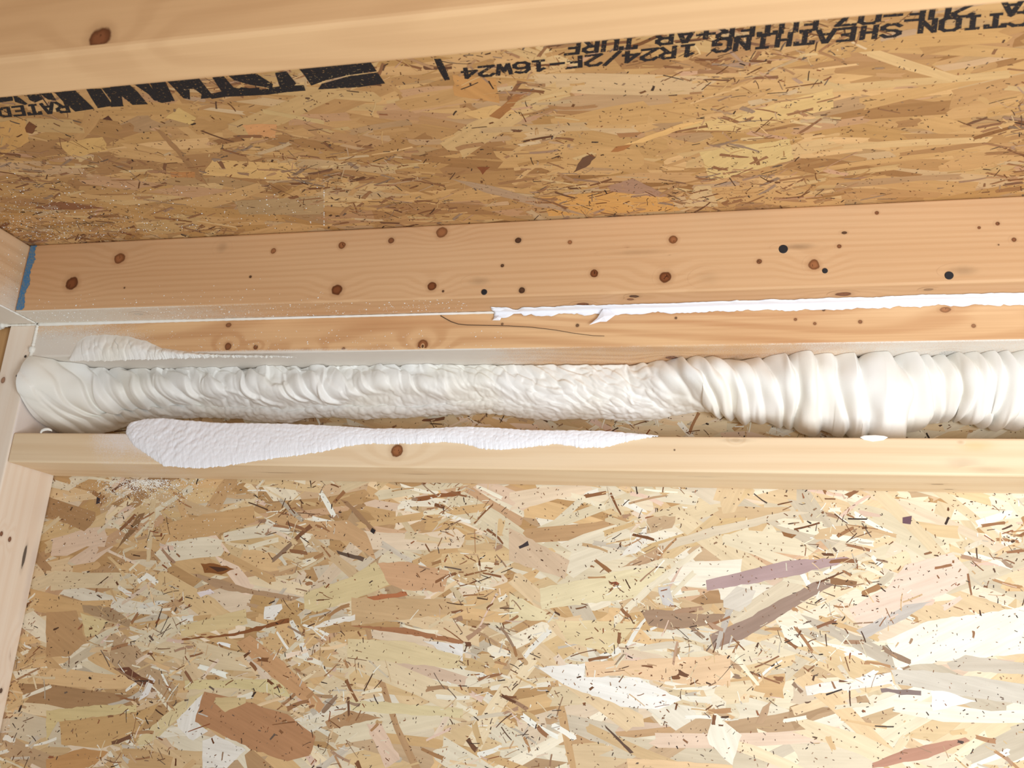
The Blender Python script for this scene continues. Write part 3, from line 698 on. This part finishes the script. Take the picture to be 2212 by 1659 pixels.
# ------------------------------------------------------------------ noise used to shape the foam
def hash2(i, j, s):
    n = (i.astype(np.int64) * 374761393 + j.astype(np.int64) * 668265263 + s * 1274126177) & 0x7fffffff
    n = ((n ^ (n >> 13)) * 1274126177) & 0x7fffffff
    n = ((n ^ (n >> 16)) * 2246822519) & 0x7fffffff
    return ((n ^ (n >> 15)) & 0xffffff) / float(0xffffff)


def worley(x, y, s):
    xi, yi = np.floor(x), np.floor(y); f1 = np.full(x.shape, 9.0); f2 = np.full(x.shape, 9.0); idv = np.zeros(x.shape)
    for a in (-1, 0, 1):
        for b in (-1, 0, 1):
            cx, cy = xi + a, yi + b
            d = np.hypot(cx + hash2(cx, cy, s) - x, cy + hash2(cx, cy, s + 7) - y)
            new = d < f1
            f2 = np.where(new, f1, np.minimum(f2, d)); idv = np.where(new, hash2(cx, cy, s + 13), idv); f1 = np.where(new, d, f1)
    return f1, f2, idv


def shingles(x, y, s, tilt=1.0):
    """overlapping scales: every cell is a tilted facet that ends in a sharp lip"""
    xi, yi = np.floor(x), np.floor(y); f1 = np.full(x.shape, 9.0); idv = np.zeros(x.shape); dx = np.zeros(x.shape); dy = np.zeros(x.shape)
    for a in (-1, 0, 1):
        for b in (-1, 0, 1):
            cx, cy = xi + a, yi + b
            ex = x - (cx + hash2(cx, cy, s)); ey = y - (cy + hash2(cx, cy, s + 7)); d = np.hypot(ex, ey); new = d < f1
            idv = np.where(new, hash2(cx, cy, s + 13), idv); dx = np.where(new, ex, dx); dy = np.where(new, ey, dy); f1 = np.where(new, d, f1)
    dome = np.sqrt(np.clip(1 - (f1 / 1.0) ** 2, 0, 1))
    return (0.45 * idv + 0.45 * dome - 0.55 * tilt * dy + 0.25 * (idv - .5) * dx)


def vnoise(x, y, s):
    xi, yi = np.floor(x), np.floor(y); u, v = x - xi, y - yi
    u = u * u * (3 - 2 * u); v = v * v * (3 - 2 * v)
    h = lambda a, b: hash2(xi + a, yi + b, s)
    return (h(0, 0) * (1 - u) + h(1, 0) * u) * (1 - v) + (h(0, 1) * (1 - u) + h(1, 1) * u) * v


def lumps(x, y, s):
    f1, f2, i = worley(x, y, s)
    return np.sqrt(np.clip(1 - (f1 / 0.95) ** 2, 0, 1)) * (0.55 + 0.45 * i)


def sst(x, a, b):
    t = np.clip((x - a) / (b - a), 0, 1); return t * t * (3 - 2 * t)


gf = G('white_spray_foam')
pf = gf.pos()
gf.put(gf.b.inputs['Base Color'], gf.mix(gf.mr(gf.noise(pf, 14.0, 2.0), .35, .7), lin((244, 243, 240)), lin((241, 238, 229))))
gf.b.inputs['Roughness'].default_value = 0.42; gf.b.inputs['Specular IOR Level'].default_value = 0.35
gf.bump(gf.noise(pf, 700.0, 2.0), 0.15, 0.0006)
FOAM = gf.mat


gc = G('fresh_spray_foam')
gc.put(gc.b.inputs['Base Color'], lin((246, 245, 250))); gc.b.inputs['Roughness'].default_value = 0.5
gc.bump(gc.noise(gc.pos(), 520.0, 3.0, 0.6), 0.35, 0.0009)
COOL = gc.mat


def grid_faces(nx, nt):
    i = np.arange(nx - 1)[:, None] * nt + np.arange(nt - 1)[None, :]
    return np.stack([i, i + 1, i + nt + 1, i + nt], -1).reshape(-1, 4).tolist()


def displaced(P, d):
    """P (nx,nt,3) pushed along its own normal by d"""
    a = np.gradient(P, axis=0); b = np.gradient(P, axis=1)
    n = np.cross(a, b); n /= np.maximum(np.linalg.norm(n, axis=-1, keepdims=True), 1e-9)
    if n[..., 1].mean() > 0: n = -n
    return P + n * d[..., None]


def foam_obj(name, P, parent=None, mat=None):
    nx, nt, _ = P.shape
    o = link_mesh(name, P.reshape(-1, 3).tolist(), grid_faces(nx, nt), mat or FOAM, parent, True)
    return o


# the long mass of foam in the corner under the plate
low_px = [(40, 928), (75, 932), (130, 934), (202, 930), (248, 924), (291, 912), (337, 902), (395, 898), (453, 896), (522, 900), (571, 908), (628, 910), (660, 900), (709, 898), (766, 900),
          (847, 897), (970, 893), (1051, 890), (1112, 896), (1193, 902), (1300, 902), (1341, 904), (1403, 904), (1457, 892), (1523, 880), (1564, 886), (1597, 892),
          (1650, 906), (1696, 915), (1749, 927), (1795, 925), (1857, 931), (1918, 944), (1960, 928), (2001, 914), (2034, 911), (2055, 902), (2092, 908), (2125, 904), (2170, 916), (2212, 911), (2300, 914), (2420, 905), (2600, 912), (2800, 906), (3000, 914), (3200, 908), (3500, 912)]
lw = [on(x, y, 1, -0.004) for x, y in low_px]
lx = np.array([p.x for p in lw]); lz = np.array([p.z for p in lw])
NX, NT = 2500, 150
X = np.linspace(0.0015, 1.78, NX)
px_knots = np.array([x for x, y in low_px], float)
PX = np.interp(X, lx, px_knots)                       # how far along the wall, in the photograph's own measure
zb = np.interp(X, lx, lz); zb = np.minimum(zb, ZP - 0.012); zb = np.maximum(zb, 0.0015)
t = np.linspace(0, 1, NT)[None, :]
leftw = (1 - sst(X, 0.0, 0.10))[:, None]
rightw = sst(PX[:, None] - 150 * t, 1325, 1440)
lump_ = 0.75 + 0.5 * vnoise(X * 11, X * 0 + .5, 77)[:, None]
yt = 0.027 + 0.052 * leftw ** 1.6 + 0.012 * sst(PX, 1400, 1560)[:, None] + 0.004 * (vnoise(X * 70, X * 0 + .5, 78)[:, None] - .5)
bul = 0.007 + 0.020 * leftw + 0.024 * rightw * lump_
th = t * math.pi / 2
Y = -(yt * np.cos(th) ** (0.8) + bul * np.sin(math.pi * t ** 0.9))
Zz = ZP - 0.0006 - (ZP - zb)[:, None] * (0.35 * t + 0.65 * np.sin(th) ** 1.1)
# the upper lobe stands out like a ledge over a hollow and a thin lower skin
lw_ = (1 - rightw) * (1 - leftw) * (1 - 0.8 * sst(PX, 900, 1250)[:, None])
led = 0.36 + 0.10 * (vnoise(X * 26, X * 0 + 3.5, 79)[:, None] - .5)
Y = Y - lw_ * 0.010 * np.exp(-((t - led) / 0.16) ** 2) + lw_ * 0.007 * np.exp(-((t - led - .28) / 0.12) ** 2)
Y = np.minimum(Y, -0.0012)
P = np.stack([np.broadcast_to(X[:, None], Y.shape), Y, Zz], -1)
arc = (ZP - zb)[:, None] * 1.25 * t + 0 * X[:, None]
XX = X[:, None] + 0 * t
wx = XX + 0.008 * (vnoise(XX * 50, arc * 50, 3) - .5); wa = arc + 0.008 * (vnoise(XX * 50, arc * 50, 5) - .5)
peb = lumps(wx / 0.0075, wa / 0.0055, 11) * 0.0042 + lumps(wx / 0.0036, wa / 0.003, 19) * 0.0014
def rot(a): return wx * math.cos(a) + wa * math.sin(a), -wx * math.sin(a) + wa * math.cos(a)
a1, b1 = rot(0.60)
ridge = shingles(a1 / 0.034, b1 / 0.0125, 23) * 0.0120 + lumps(a1 / 0.022, b1 / 0.009, 24) * 0.004 + lumps(a1 / 0.012, b1 / 0.006, 29) * 0.0018
a2, b2 = rot(0.48)
fine = shingles(a2 / 0.022, b2 / 0.0075, 31) * 0.0050 + lumps(a2 / 0.013, b2 / 0.0052, 33) * 0.0042
up = 1 - sst(t + 0.18 * (vnoise(XX * 22, arc * 0, 35) - .5), 0.36, 0.56)
midm = sst(PX, 820, 1080)[:, None]
low_m = sst(PX, 1000, 1250)[:, None]
up2 = 1 - sst(t + 0.2 * (vnoise(XX * 22, arc * 0, 36) - .5), 0.55, 0.85)
up = up * (1 - low_m) + up2 * low_m
left_tex = up * (ridge * (1 - midm) + fine * midm) + (1 - up) * peb
# big smooth folds on the right with sharp crests that lean to the right as they fall
cre = [(1330, 1440, 0), (1365, 1470, 4), (1400, 1500, 4), (1440, 1532, 6), (1478, 1562, 8), (1512, 1592, 10), (1548, 1628, 10), (1592, 1660, 12), (1640, 1700, 10), (1690, 1724, 12),
       (1742, 1770, 8), (1790, 1815, 10), (1838, 1868, 6), (1905, 1950, 20), (1962, 1985, 25), (1998, 2010, 22), (2030, 2036, 24), (2062, 2060, 24), (2100, 2090, 26),
       (2135, 2125, 26), (2170, 2165, 26), (2215, 2205, 28), (2270, 2260, 28), (2330, 2320, 28), (2390, 2380, 28), (2450, 2440, 28)] + [(2450 + 58 * k, 2440 + 58 * k + (k * 7) % 11, 28) for k in range(1, 20)]
PW = PX[:, None] + 26 * (vnoise(XX * 30, arc * 26, 40) - .5) + 7 * (vnoise(XX * 90, arc * 70, 42) - .5)
fold = np.zeros(XX.shape); rr_ = random.Random(4)
for (c0_, c1_) in zip(cre, cre[1:]):
    l = c0_[0] + (c0_[1] - c0_[0]) * t + c0_[2] * np.sin(math.pi * t); r_ = c1_[0] + (c1_[1] - c1_[0]) * t + c1_[2] * np.sin(math.pi * t)
    wpx = np.maximum(r_ - l, 8); fr = (PW - l) / wpx
    am = np.minimum(0.0135, wpx * 0.00055 * 0.42) * rr_.uniform(0.45, 1.35)
    pk = rr_.uniform(0.70, 0.86)
    saw = np.where(fr < pk, np.sin(np.clip(fr / pk, 0, 1) * math.pi / 2) ** 0.8, np.cos(np.clip((fr - pk) / (1 - pk), 0, 1) * math.pi / 2) ** 0.6)
    fold = np.where((fr >= 0) & (fr < 1), saw * am, fold)
fold += 0.010 * (vnoise(XX * 30, arc * 26, 47) - .4) + 0.006 * (vnoise(XX * 75 - arc * 20, arc * 50, 48) - .5) * sst(PX, 1480, 1560)[:, None] * (1 - sst(PX, 1880, 1960)[:, None])
fold += lumps(XX / 0.017, arc * 0 + .5, 63) * 0.009 * np.exp(-((t - .80) / .15) ** 2)
lf = lumps((wx - .75 * arc) / 0.028, (wa + .3 * wx) / 0.09, 59) * 0.013 + 0.002 * vnoise(XX * 70, arc * 70, 61)
tl = 1 - sst(PX[:, None] + 120 * (t - .5), 250, 360)
q_ = (wx - 1.15 * arc + 0.004 * np.sin(arc * 160)) / 0.027 + 0.8 * (vnoise(wx * 30, arc * 22, 65) - .5); qf = q_ - np.floor(q_)
shell = np.where(qf < .78, np.sin(qf / .78 * math.pi / 2) ** .8, np.cos((qf - .78) / .22 * math.pi / 2)) * (0.5 + 0.7 * hash2(np.floor(q_), np.floor(q_) * 0, 67)) * 0.0095
sw_ = sst(PX, 140, 220)[:, None] * (1 - sst(PX, 380, 520)[:, None]) * (1 - sst(t, .72, .9))
left_tex = left_tex * (1 - .6 * sw_) + shell * sw_
lf = lf * (1 - .5 * sw_) + shell * sw_
disp = (left_tex * (1 - tl) + lf * tl) * (1 - rightw) + fold * rightw
edge = np.minimum(1, np.minimum(t / 0.05, (1 - t) / 0.05)) ** 0.7
for ax_, sg in ((0, 2), (1, 2)):      # take the hair lines off the lips
    k_ = np.exp(-0.5 * (np.arange(-4, 5) / (1.3 if ax_ == 0 else 1.6)) ** 2); k_ /= k_.sum()
    pad = np.pad(disp, [(4, 4) if i == ax_ else (0, 0) for i in (0, 1)], mode='edge')
    disp = sum(w_ * np.take(pad, np.arange(j, j + disp.shape[ax_]), axis=ax_) for j, w_ in enumerate(k_))
disp = disp * edge
disp += 0.004 * (vnoise(XX * 18, arc * 30, 71) - .5) * edge
P = displaced(P, disp)
P[..., 1] = np.minimum(P[..., 1], -0.0008); P[..., 0] = np.maximum(P[..., 0], 0.0006); P[..., 2] = np.minimum(P[..., 2], ZP - 0.0003)
over = P[..., 1] < -0.002
P[..., 2] = np.maximum(P[..., 2], 0.0008)
main_foam = foam_obj('spray_foam', P)
tag(main_foam, 'long ridged mass of white spray foam in the gap under the top plate', 'spray foam')


def patch(name, top, bot, plane, thick, tex, curl=0.0, n=500, nt=46, pw=0.5, ends=0.04, mat=None, jit=0.0):
    tx = np.array(top, float); bx = np.array(bot, float)
    x0, x1 = max(tx[0, 0], bx[0, 0]), min(tx[-1, 0], bx[-1, 0])
    xs = np.linspace(x0, x1, n); rows = []
    ty = np.interp(xs, tx[:, 0], tx[:, 1]); by = np.interp(xs, bx[:, 0], bx[:, 1])
    if jit:
        by = by + jit * (vnoise(xs / 5.0, xs * 0, 5) + vnoise(xs / 2.2, xs * 0, 6) - 1); ty = ty + jit * .6 * (vnoise(xs / 7.0, xs * 0, 8) - .5)
    a = np.array([on(x, y, 1, plane) for x, y in zip(xs, ty)]); b = np.array([on(x, y, 1, plane) for x, y in zip(xs, by)])
    s = np.linspace(0, 1, nt)[None, :, None]
    P = b[:, None, :] * (1 - s) + a[:, None, :] * s
    u = np.linspace(0, 1, n)[:, None]; s2 = s[..., 0]
    prof = np.clip(np.sin(math.pi * (s2 * (0.80 if curl else 1.0))), 0, 1) ** pw
    e = np.clip(np.minimum(u / ends, (1 - u) / ends), 0, 1) ** 0.5
    wv = (a[:, 2] - b[:, 2])[:, None]
    h = thick * prof * e * np.clip(wv / 0.012, 0.15, 1)
    XX = P[..., 0]; ZZ = P[..., 2]
    h = h + tex(XX, ZZ) * prof * e
    P[..., 1] = plane - 0.0001 - h
    if curl:
        k = 8; ex = np.zeros((n, k, 3))
        for j in range(k):
            q = (j + 1) / k
            ex[:, j, 0] = P[:, -1, 0]
            ex[:, j, 1] = P[:, -1, 1] * (1 - q) + (plane + curl) * q
            ex[:, j, 2] = 0.0003 + (np.maximum(P[:, -1, 2], 0.0004) - 0.0003) * math.cos(q * math.pi / 2) ** 0.7
        P = np.concatenate([P, ex], 1)
    return foam_obj(name, P, mat=mat)


def tex_block(x, z):
    a, b = x * math.cos(.7) + z * math.sin(.7), -x * math.sin(.7) + z * math.cos(.7)
    return 0.0022 * lumps(a / 0.012, b / 0.005, 83) * (1 - sst(x, 0.22, 0.36)) + 0.0011 * lumps(x / 0.0045, z / 0.0035, 89) + 0.001 * vnoise(x * 60, z * 60, 97)


blk_top = [(272, 934), (276, 924), (286, 914), (324, 906), (360, 905), (395, 909), (481, 915), (603, 916), (705, 920), (807, 927), (929, 927), (990, 923), (1071, 925), (1132, 930), (1300, 932), (1380, 938), (1422, 940.5)]
blk_bot = [(272, 936), (280, 950), (290, 964), (342, 998), (354, 1007), (430, 1012), (481, 1008), (563, 994), (685, 978), (746, 965), (786, 959), (888, 959), (970, 955), (1002, 959), (1051, 971), (1092, 971), (1153, 965), (1205, 959), (1254, 967), (1300, 967), (1350, 956), (1382, 948), (1422, 941.5)]
o = patch('spray_foam', blk_top, blk_bot, -D, 0.0030, tex_block, curl=0.03, n=1100, pw=0.55, ends=0.02, mat=COOL, jit=2.2)
tag(o, 'bright white foam smear over the front of the blocking board', 'spray foam')


def tex_plate(x, z):
    a, b = x * math.cos(.25) + z * math.sin(.25), -x * math.sin(.25) + z * math.cos(.25)
    return 0.0055 * lumps(x / 0.0085 + z / 0.03, z / 0.02, 101) + 0.0015 * vnoise(x * 160, z * 160, 3)


o = patch('spray_foam', [(150, 776), (158, 758), (168, 738), (185, 727), (230, 722), (280, 727), (320, 738), (350, 752), (430, 763), (500, 768), (640, 771)],
          [(150, 780), (250, 779), (400, 774), (500, 772), (640, 772)], -D, 0.0004, tex_plate, n=420, pw=1.0, ends=0.12, jit=3.0)
tag(o, 'thin rippled foam ridge on the face of the top plate near the stud', 'spray foam')
o = patch('spray_foam', [(1858, 944.3), (1866, 941), (1890, 940.5), (1910, 942), (1918, 944.5)], [(1858, 944.6), (1866, 950), (1885, 954), (1908, 951), (1918, 944.8)], -D, 0.003,
          lambda x, z: 0.0004 * lumps(x / .004, z / .004, 3), curl=0.012, n=60, nt=20, ends=0.2)
tag(o, 'small white foam dab on the top edge of the blocking at right', 'spray foam')


# ------------------------------------------------------------------ beads, film, thread
def tube(name, pts, rad, mat, parent=None, wob=0.0, seg=10):
    r = random.Random(len(pts)); vs, fs = [], []
    n = len(pts)
    for i, p in enumerate(pts):
        d = (Vector(pts[min(i + 1, n - 1)]) - Vector(pts[max(i - 1, 0)])).normalized()
        a = d.cross(Vector((0.3, 0.5, 0.8))).normalized(); b = d.cross(a)
        rr = (rad(i / (n - 1)) if callable(rad) else rad) * (1 + r.uniform(-wob, wob))
        for k in range(seg):
            an = 2 * math.pi * k / seg; vs.append(Vector(p) + a * math.cos(an) * rr + b * math.sin(an) * rr)
    for i in range(n - 1):
        for k in range(seg):
            fs.append([i * seg + k, i * seg + (k + 1) % seg, (i + 1) * seg + (k + 1) % seg, (i + 1) * seg + k])
    fs.append(list(range(seg))[::-1]); fs.append([(n - 1) * seg + k for k in range(seg)])
    return link_mesh(name, vs, fs, mat, parent, True)


def lerp_pts(a, b, n): return [Vector(a).lerp(Vector(b), i / (n - 1)) for i in range(n)]


xe = on(1075, 676, 1, -D).x
o = tube('foam_bead', lerp_pts((0.003, -D - 0.0012, ZJ - 0.0012), (xe, -D - 0.0008, ZJ - 0.0010), 160), lambda q: 0.0026 - 0.0011 * min(1, q * 1.6), FOAM, wob=.12)
tag(o, 'thin white foam bead sealing the seam between joist and top plate', 'sealant')
vb = tube('foam_bead', lerp_pts((0.0012, -D - 0.0008, ZJ - 0.002), (0.0012, -D - 0.0008, ZP - 0.002), 40), lambda q: 0.0019 + (0.0022 if .68 < q < .84 else 0), FOAM, wob=.2)
tag(vb, 'short upright foam bead between stud and plate end', 'sealant')
# the bead along the lower edge of the end joist and its clump over the stud
eb = tube('foam_bead', lerp_pts((0.0004, -D - 0.003, ZJ - 0.0006), (0.0004, -0.24, ZJ - 0.0004), 50), 0.0011, FOAM, wob=.3)
tag(eb, 'foam bead on the lower edge of the dusted end joist', 'sealant')
sb = tube('foam_bead', lerp_pts((0.0, -D - 0.0012, ZJ - 0.0014), (-0.10, -D - 0.0014, ZJ - 0.0014), 60), lambda q: 0.0014 + 0.0034 * sst(np.array(q), .38, .6), FOAM, wob=.35)
tag(sb, 'lumpy foam bead across the top of the two studs', 'sealant')
# curled drip on the left end of the blocking
c0 = [on(88, 935, 1, -D - .002), on(91, 930, 1, -D - .003), on(97, 927.5, 1, -D - .003), on(104, 927, 1, -D - .002), on(110, 929, 1, -D + .0), on(113, 932, 1, -D + .004)]
cp = []
for i in range(len(c0) - 1):
    cp += lerp_pts(c0[i], c0[i + 1], 5)[:-1]
o = tube('foam_drip', cp, lambda q: 0.0005 + 0.0014 * math.sin(math.pi * min(1, max(0, q * .85 + .12))), FOAM)
tag(o, 'small curled white foam drip on the left end of the blocking', 'foam drip')

gt = G('white_torn_film'); gt.put(gt.b.inputs['Base Color'], lin((240, 240, 246))); gt.b.inputs['Roughness'].default_value = .4
gt.bump(gt.noise(gt.vm('MULTIPLY', gt.pos(), (1, 4, 4)), 120.0, 3.0), .4, .001)
FILM = gt.mat


def film_strip():
    r = random.Random(3); n = 420
    x0, x1 = on(1068, 676, 1, -D).x, 1.85
    vs, fs = [], []; xs = np.linspace(x0, x1, n)
    wo = 0.0135 + 0.004 * sst(xs, 0.6, 1.4)          # over the joist's underside
    wd = 0.0055 + 0 * xs                              # down the plate's face
    jag = 0.0; jd = 0.0
    for i, x in enumerate(xs):
        jag = 0.75 * jag + r.gauss(0, 0.0006); jd = 0.7 * jd + r.gauss(0, 0.0007)
        q = on(1127, 676, 1, -D).x; hole = math.exp(-((x - on(1117, 676, 1, -D).x) / 0.006) ** 4)
        a = max(0.004, wo[i] + jag + 0.004 * math.exp(-((x - x0) / .008) ** 2) - .006 * hole); b = max(0.0015, wd[i] + jd - 0.006 * hole)
        b = max(0.0006, b)
        prof = [(-D - a, ZJ - 0.0007), (-D - a * .5, ZJ - 0.0012 - 0.0004 * math.sin(x * 40)), (-D - 0.0025, ZJ - 0.0012), (-D - 0.0011, ZJ - 0.0024), (-D - 0.0011, ZJ - 0.002 - b * .5), (-D - 0.0009, ZJ - 0.002 - b)]
        for (y, z) in prof: vs.append((x, y, z))
    m = 6
    for i in range(n - 1):
        for k in range(m - 1): fs.append([i * m + k, i * m + k + 1, (i + 1) * m + k + 1, (i + 1) * m + k])
    o = link_mesh('torn_film', vs, fs, FILM, None, True)
    sm = o.modifiers.new('thick', 'SOLIDIFY'); sm.thickness = 0.0004; sm.offset = 1
    return o


film = film_strip()
tag(film, 'torn white plastic film strip hanging along the joist and plate seam', 'film')


def film_flap(px, y):
    pts = [on(*p, 1, y) for p in px]
    c = sum(pts, Vector()) / len(pts); c.y -= 0.002
    o = link_mesh('loose_flap', [*pts, c], [[i, (i + 1) % len(pts), len(pts)] for i in range(len(pts))], FILM, film)
    sm = o.modifiers.new('thick', 'SOLIDIFY'); sm.thickness = 0.0004
    return o


film_flap([(1273, 702), (1290, 688), (1303, 668), (1312, 668), (1330, 680), (1322, 686), (1310, 695), (1296, 695)], -D - 0.005)
film_flap([(1055, 659), (1063, 657), (1072, 662), (1085, 660), (1092, 668), (1080, 672), (1064, 671)], -D - 0.010)
film_flap([(1064, 692), (1070, 684), (1078, 683), (1083, 686), (1080, 692)], -D - 0.003)

th_px = [(952, 682), (962, 688), (975, 695), (990, 700), (1010, 702), (1050, 703), (1100, 704), (1150, 707), (1200, 713), (1240, 720), (1280, 725), (1312, 726)]
gh = G('dark_thread'); gh.put(gh.b.inputs['Base Color'], lin((92, 72, 56)))
pts = []
for i in range(len(th_px) - 1):
    a, b = on(*th_px[i], 1, -D - .0007), on(*th_px[i + 1], 1, -D - .0007)
    pts += lerp_pts(a, b, 6)[:-1]
o = tube('thread', pts, lambda q: 0.00055 * (1 - .5 * q), gh.mat, seg=6)
tag(o, 'thin dark thread drooping across the face of the top plate', 'thread')


# ------------------------------------------------------------------ specks of overspray
def specks(name, pts, label, r0=0.0004, r1=0.0011, seed=1):
    r = random.Random(seed); vs, fs = [], []
    for (p, n) in pts:
        n = Vector(n); a = n.orthogonal().normalized(); b = n.cross(a); rr = r0 + (r1 - r0) * r.random() ** 3
        i = len(vs); k = 6; ph = r.random() * 6
        for j in range(k):
            an = ph + 2 * math.pi * j / k; q = rr * r.uniform(.7, 1.2); vs.append(Vector(p) + a * math.cos(an) * q + b * math.sin(an) * q)
        vs.append(Vector(p) + n * rr * .8)
        for j in range(k): fs.append([i + j, i + (j + 1) % k, i + k])
    o = link_mesh(name, vs, fs, FOAM)
    tag(o, label, 'overspray', kind='stuff'); return o


r = random.Random(5); pts = []
while len(pts) < 700:
    x = min(700, r.expovariate(1 / 230.)); y = 525 - 0.048 * x - abs(r.gauss(0, 55)) - 2
    q = on(x, y, 2, ZC - .0004)
    if q.y < YJ - .002 and q.x > 0.002: pts.append((q, (0, 0, -1)))
specks('foam_specks', pts, 'white foam specks scattered on the ceiling in the left corner', seed=2)
pts = []
for _ in range(900):
    x = 310 + r.gauss(0, 62); y = 1036 + abs(r.gauss(0, 26))
    q = on(x, y, 1, -.0004)
    if q.x > .003 and q.z < -.039: pts.append((q, (0, -1, 0)))
for _ in range(900):
    q = on(318 + r.gauss(0, 30), 1036 + abs(r.gauss(0, 13)), 1, -.0004)
    if q.z < -.039: pts.append((q, (0, -1, 0)))
for _ in range(260):
    q = on(r.uniform(110, 520), r.uniform(1040, 1180), 1, -.0004)
    if q.x > .003 and q.z < -.039: pts.append((q, (0, -1, 0)))
specks('foam_specks', pts, 'white foam dust on the strand board just below the blocking', r0=.0003, r1=.001, seed=3)
pts = []
for _ in range(420):
    x = 80 + r.random() ** 1.4 * 950; q = Vector((on(x, 690, 1, -D).x, r.uniform(YJ + .003, -D - .004), ZJ - .0001)); pts.append((q, (0, 0, -1)))
for _ in range(60): pts.append((Vector((on(r.uniform(80, 700), 650, 1, YJ).x, YJ - .0001, ZJ + abs(r.gauss(0, .01)) + .003)), (0, -1, 0)))
specks('foam_specks', pts, 'white foam specks along the underside of the knotty joist', seed=4)
pts = []
for _ in range(260):
    x = 90 + r.random() ** 1.5 * 1000; q = on(x, r.uniform(712, 766), 1, -D - .0001)
    if q.z > ZP + .003: pts.append((q, (0, -1, 0)))
specks('foam_specks', pts, 'white foam specks on the wavy grained top plate', r1=.0009, seed=5)
pts = []
for _ in range(260): pts.append((Vector((.0001, -D - .045 - r.random() * .25, r.uniform(ZJ + .004, ZC - .006))), (1, 0, 0)))
specks('foam_specks', pts, 'white foam specks on the side of the end joist', seed=6)
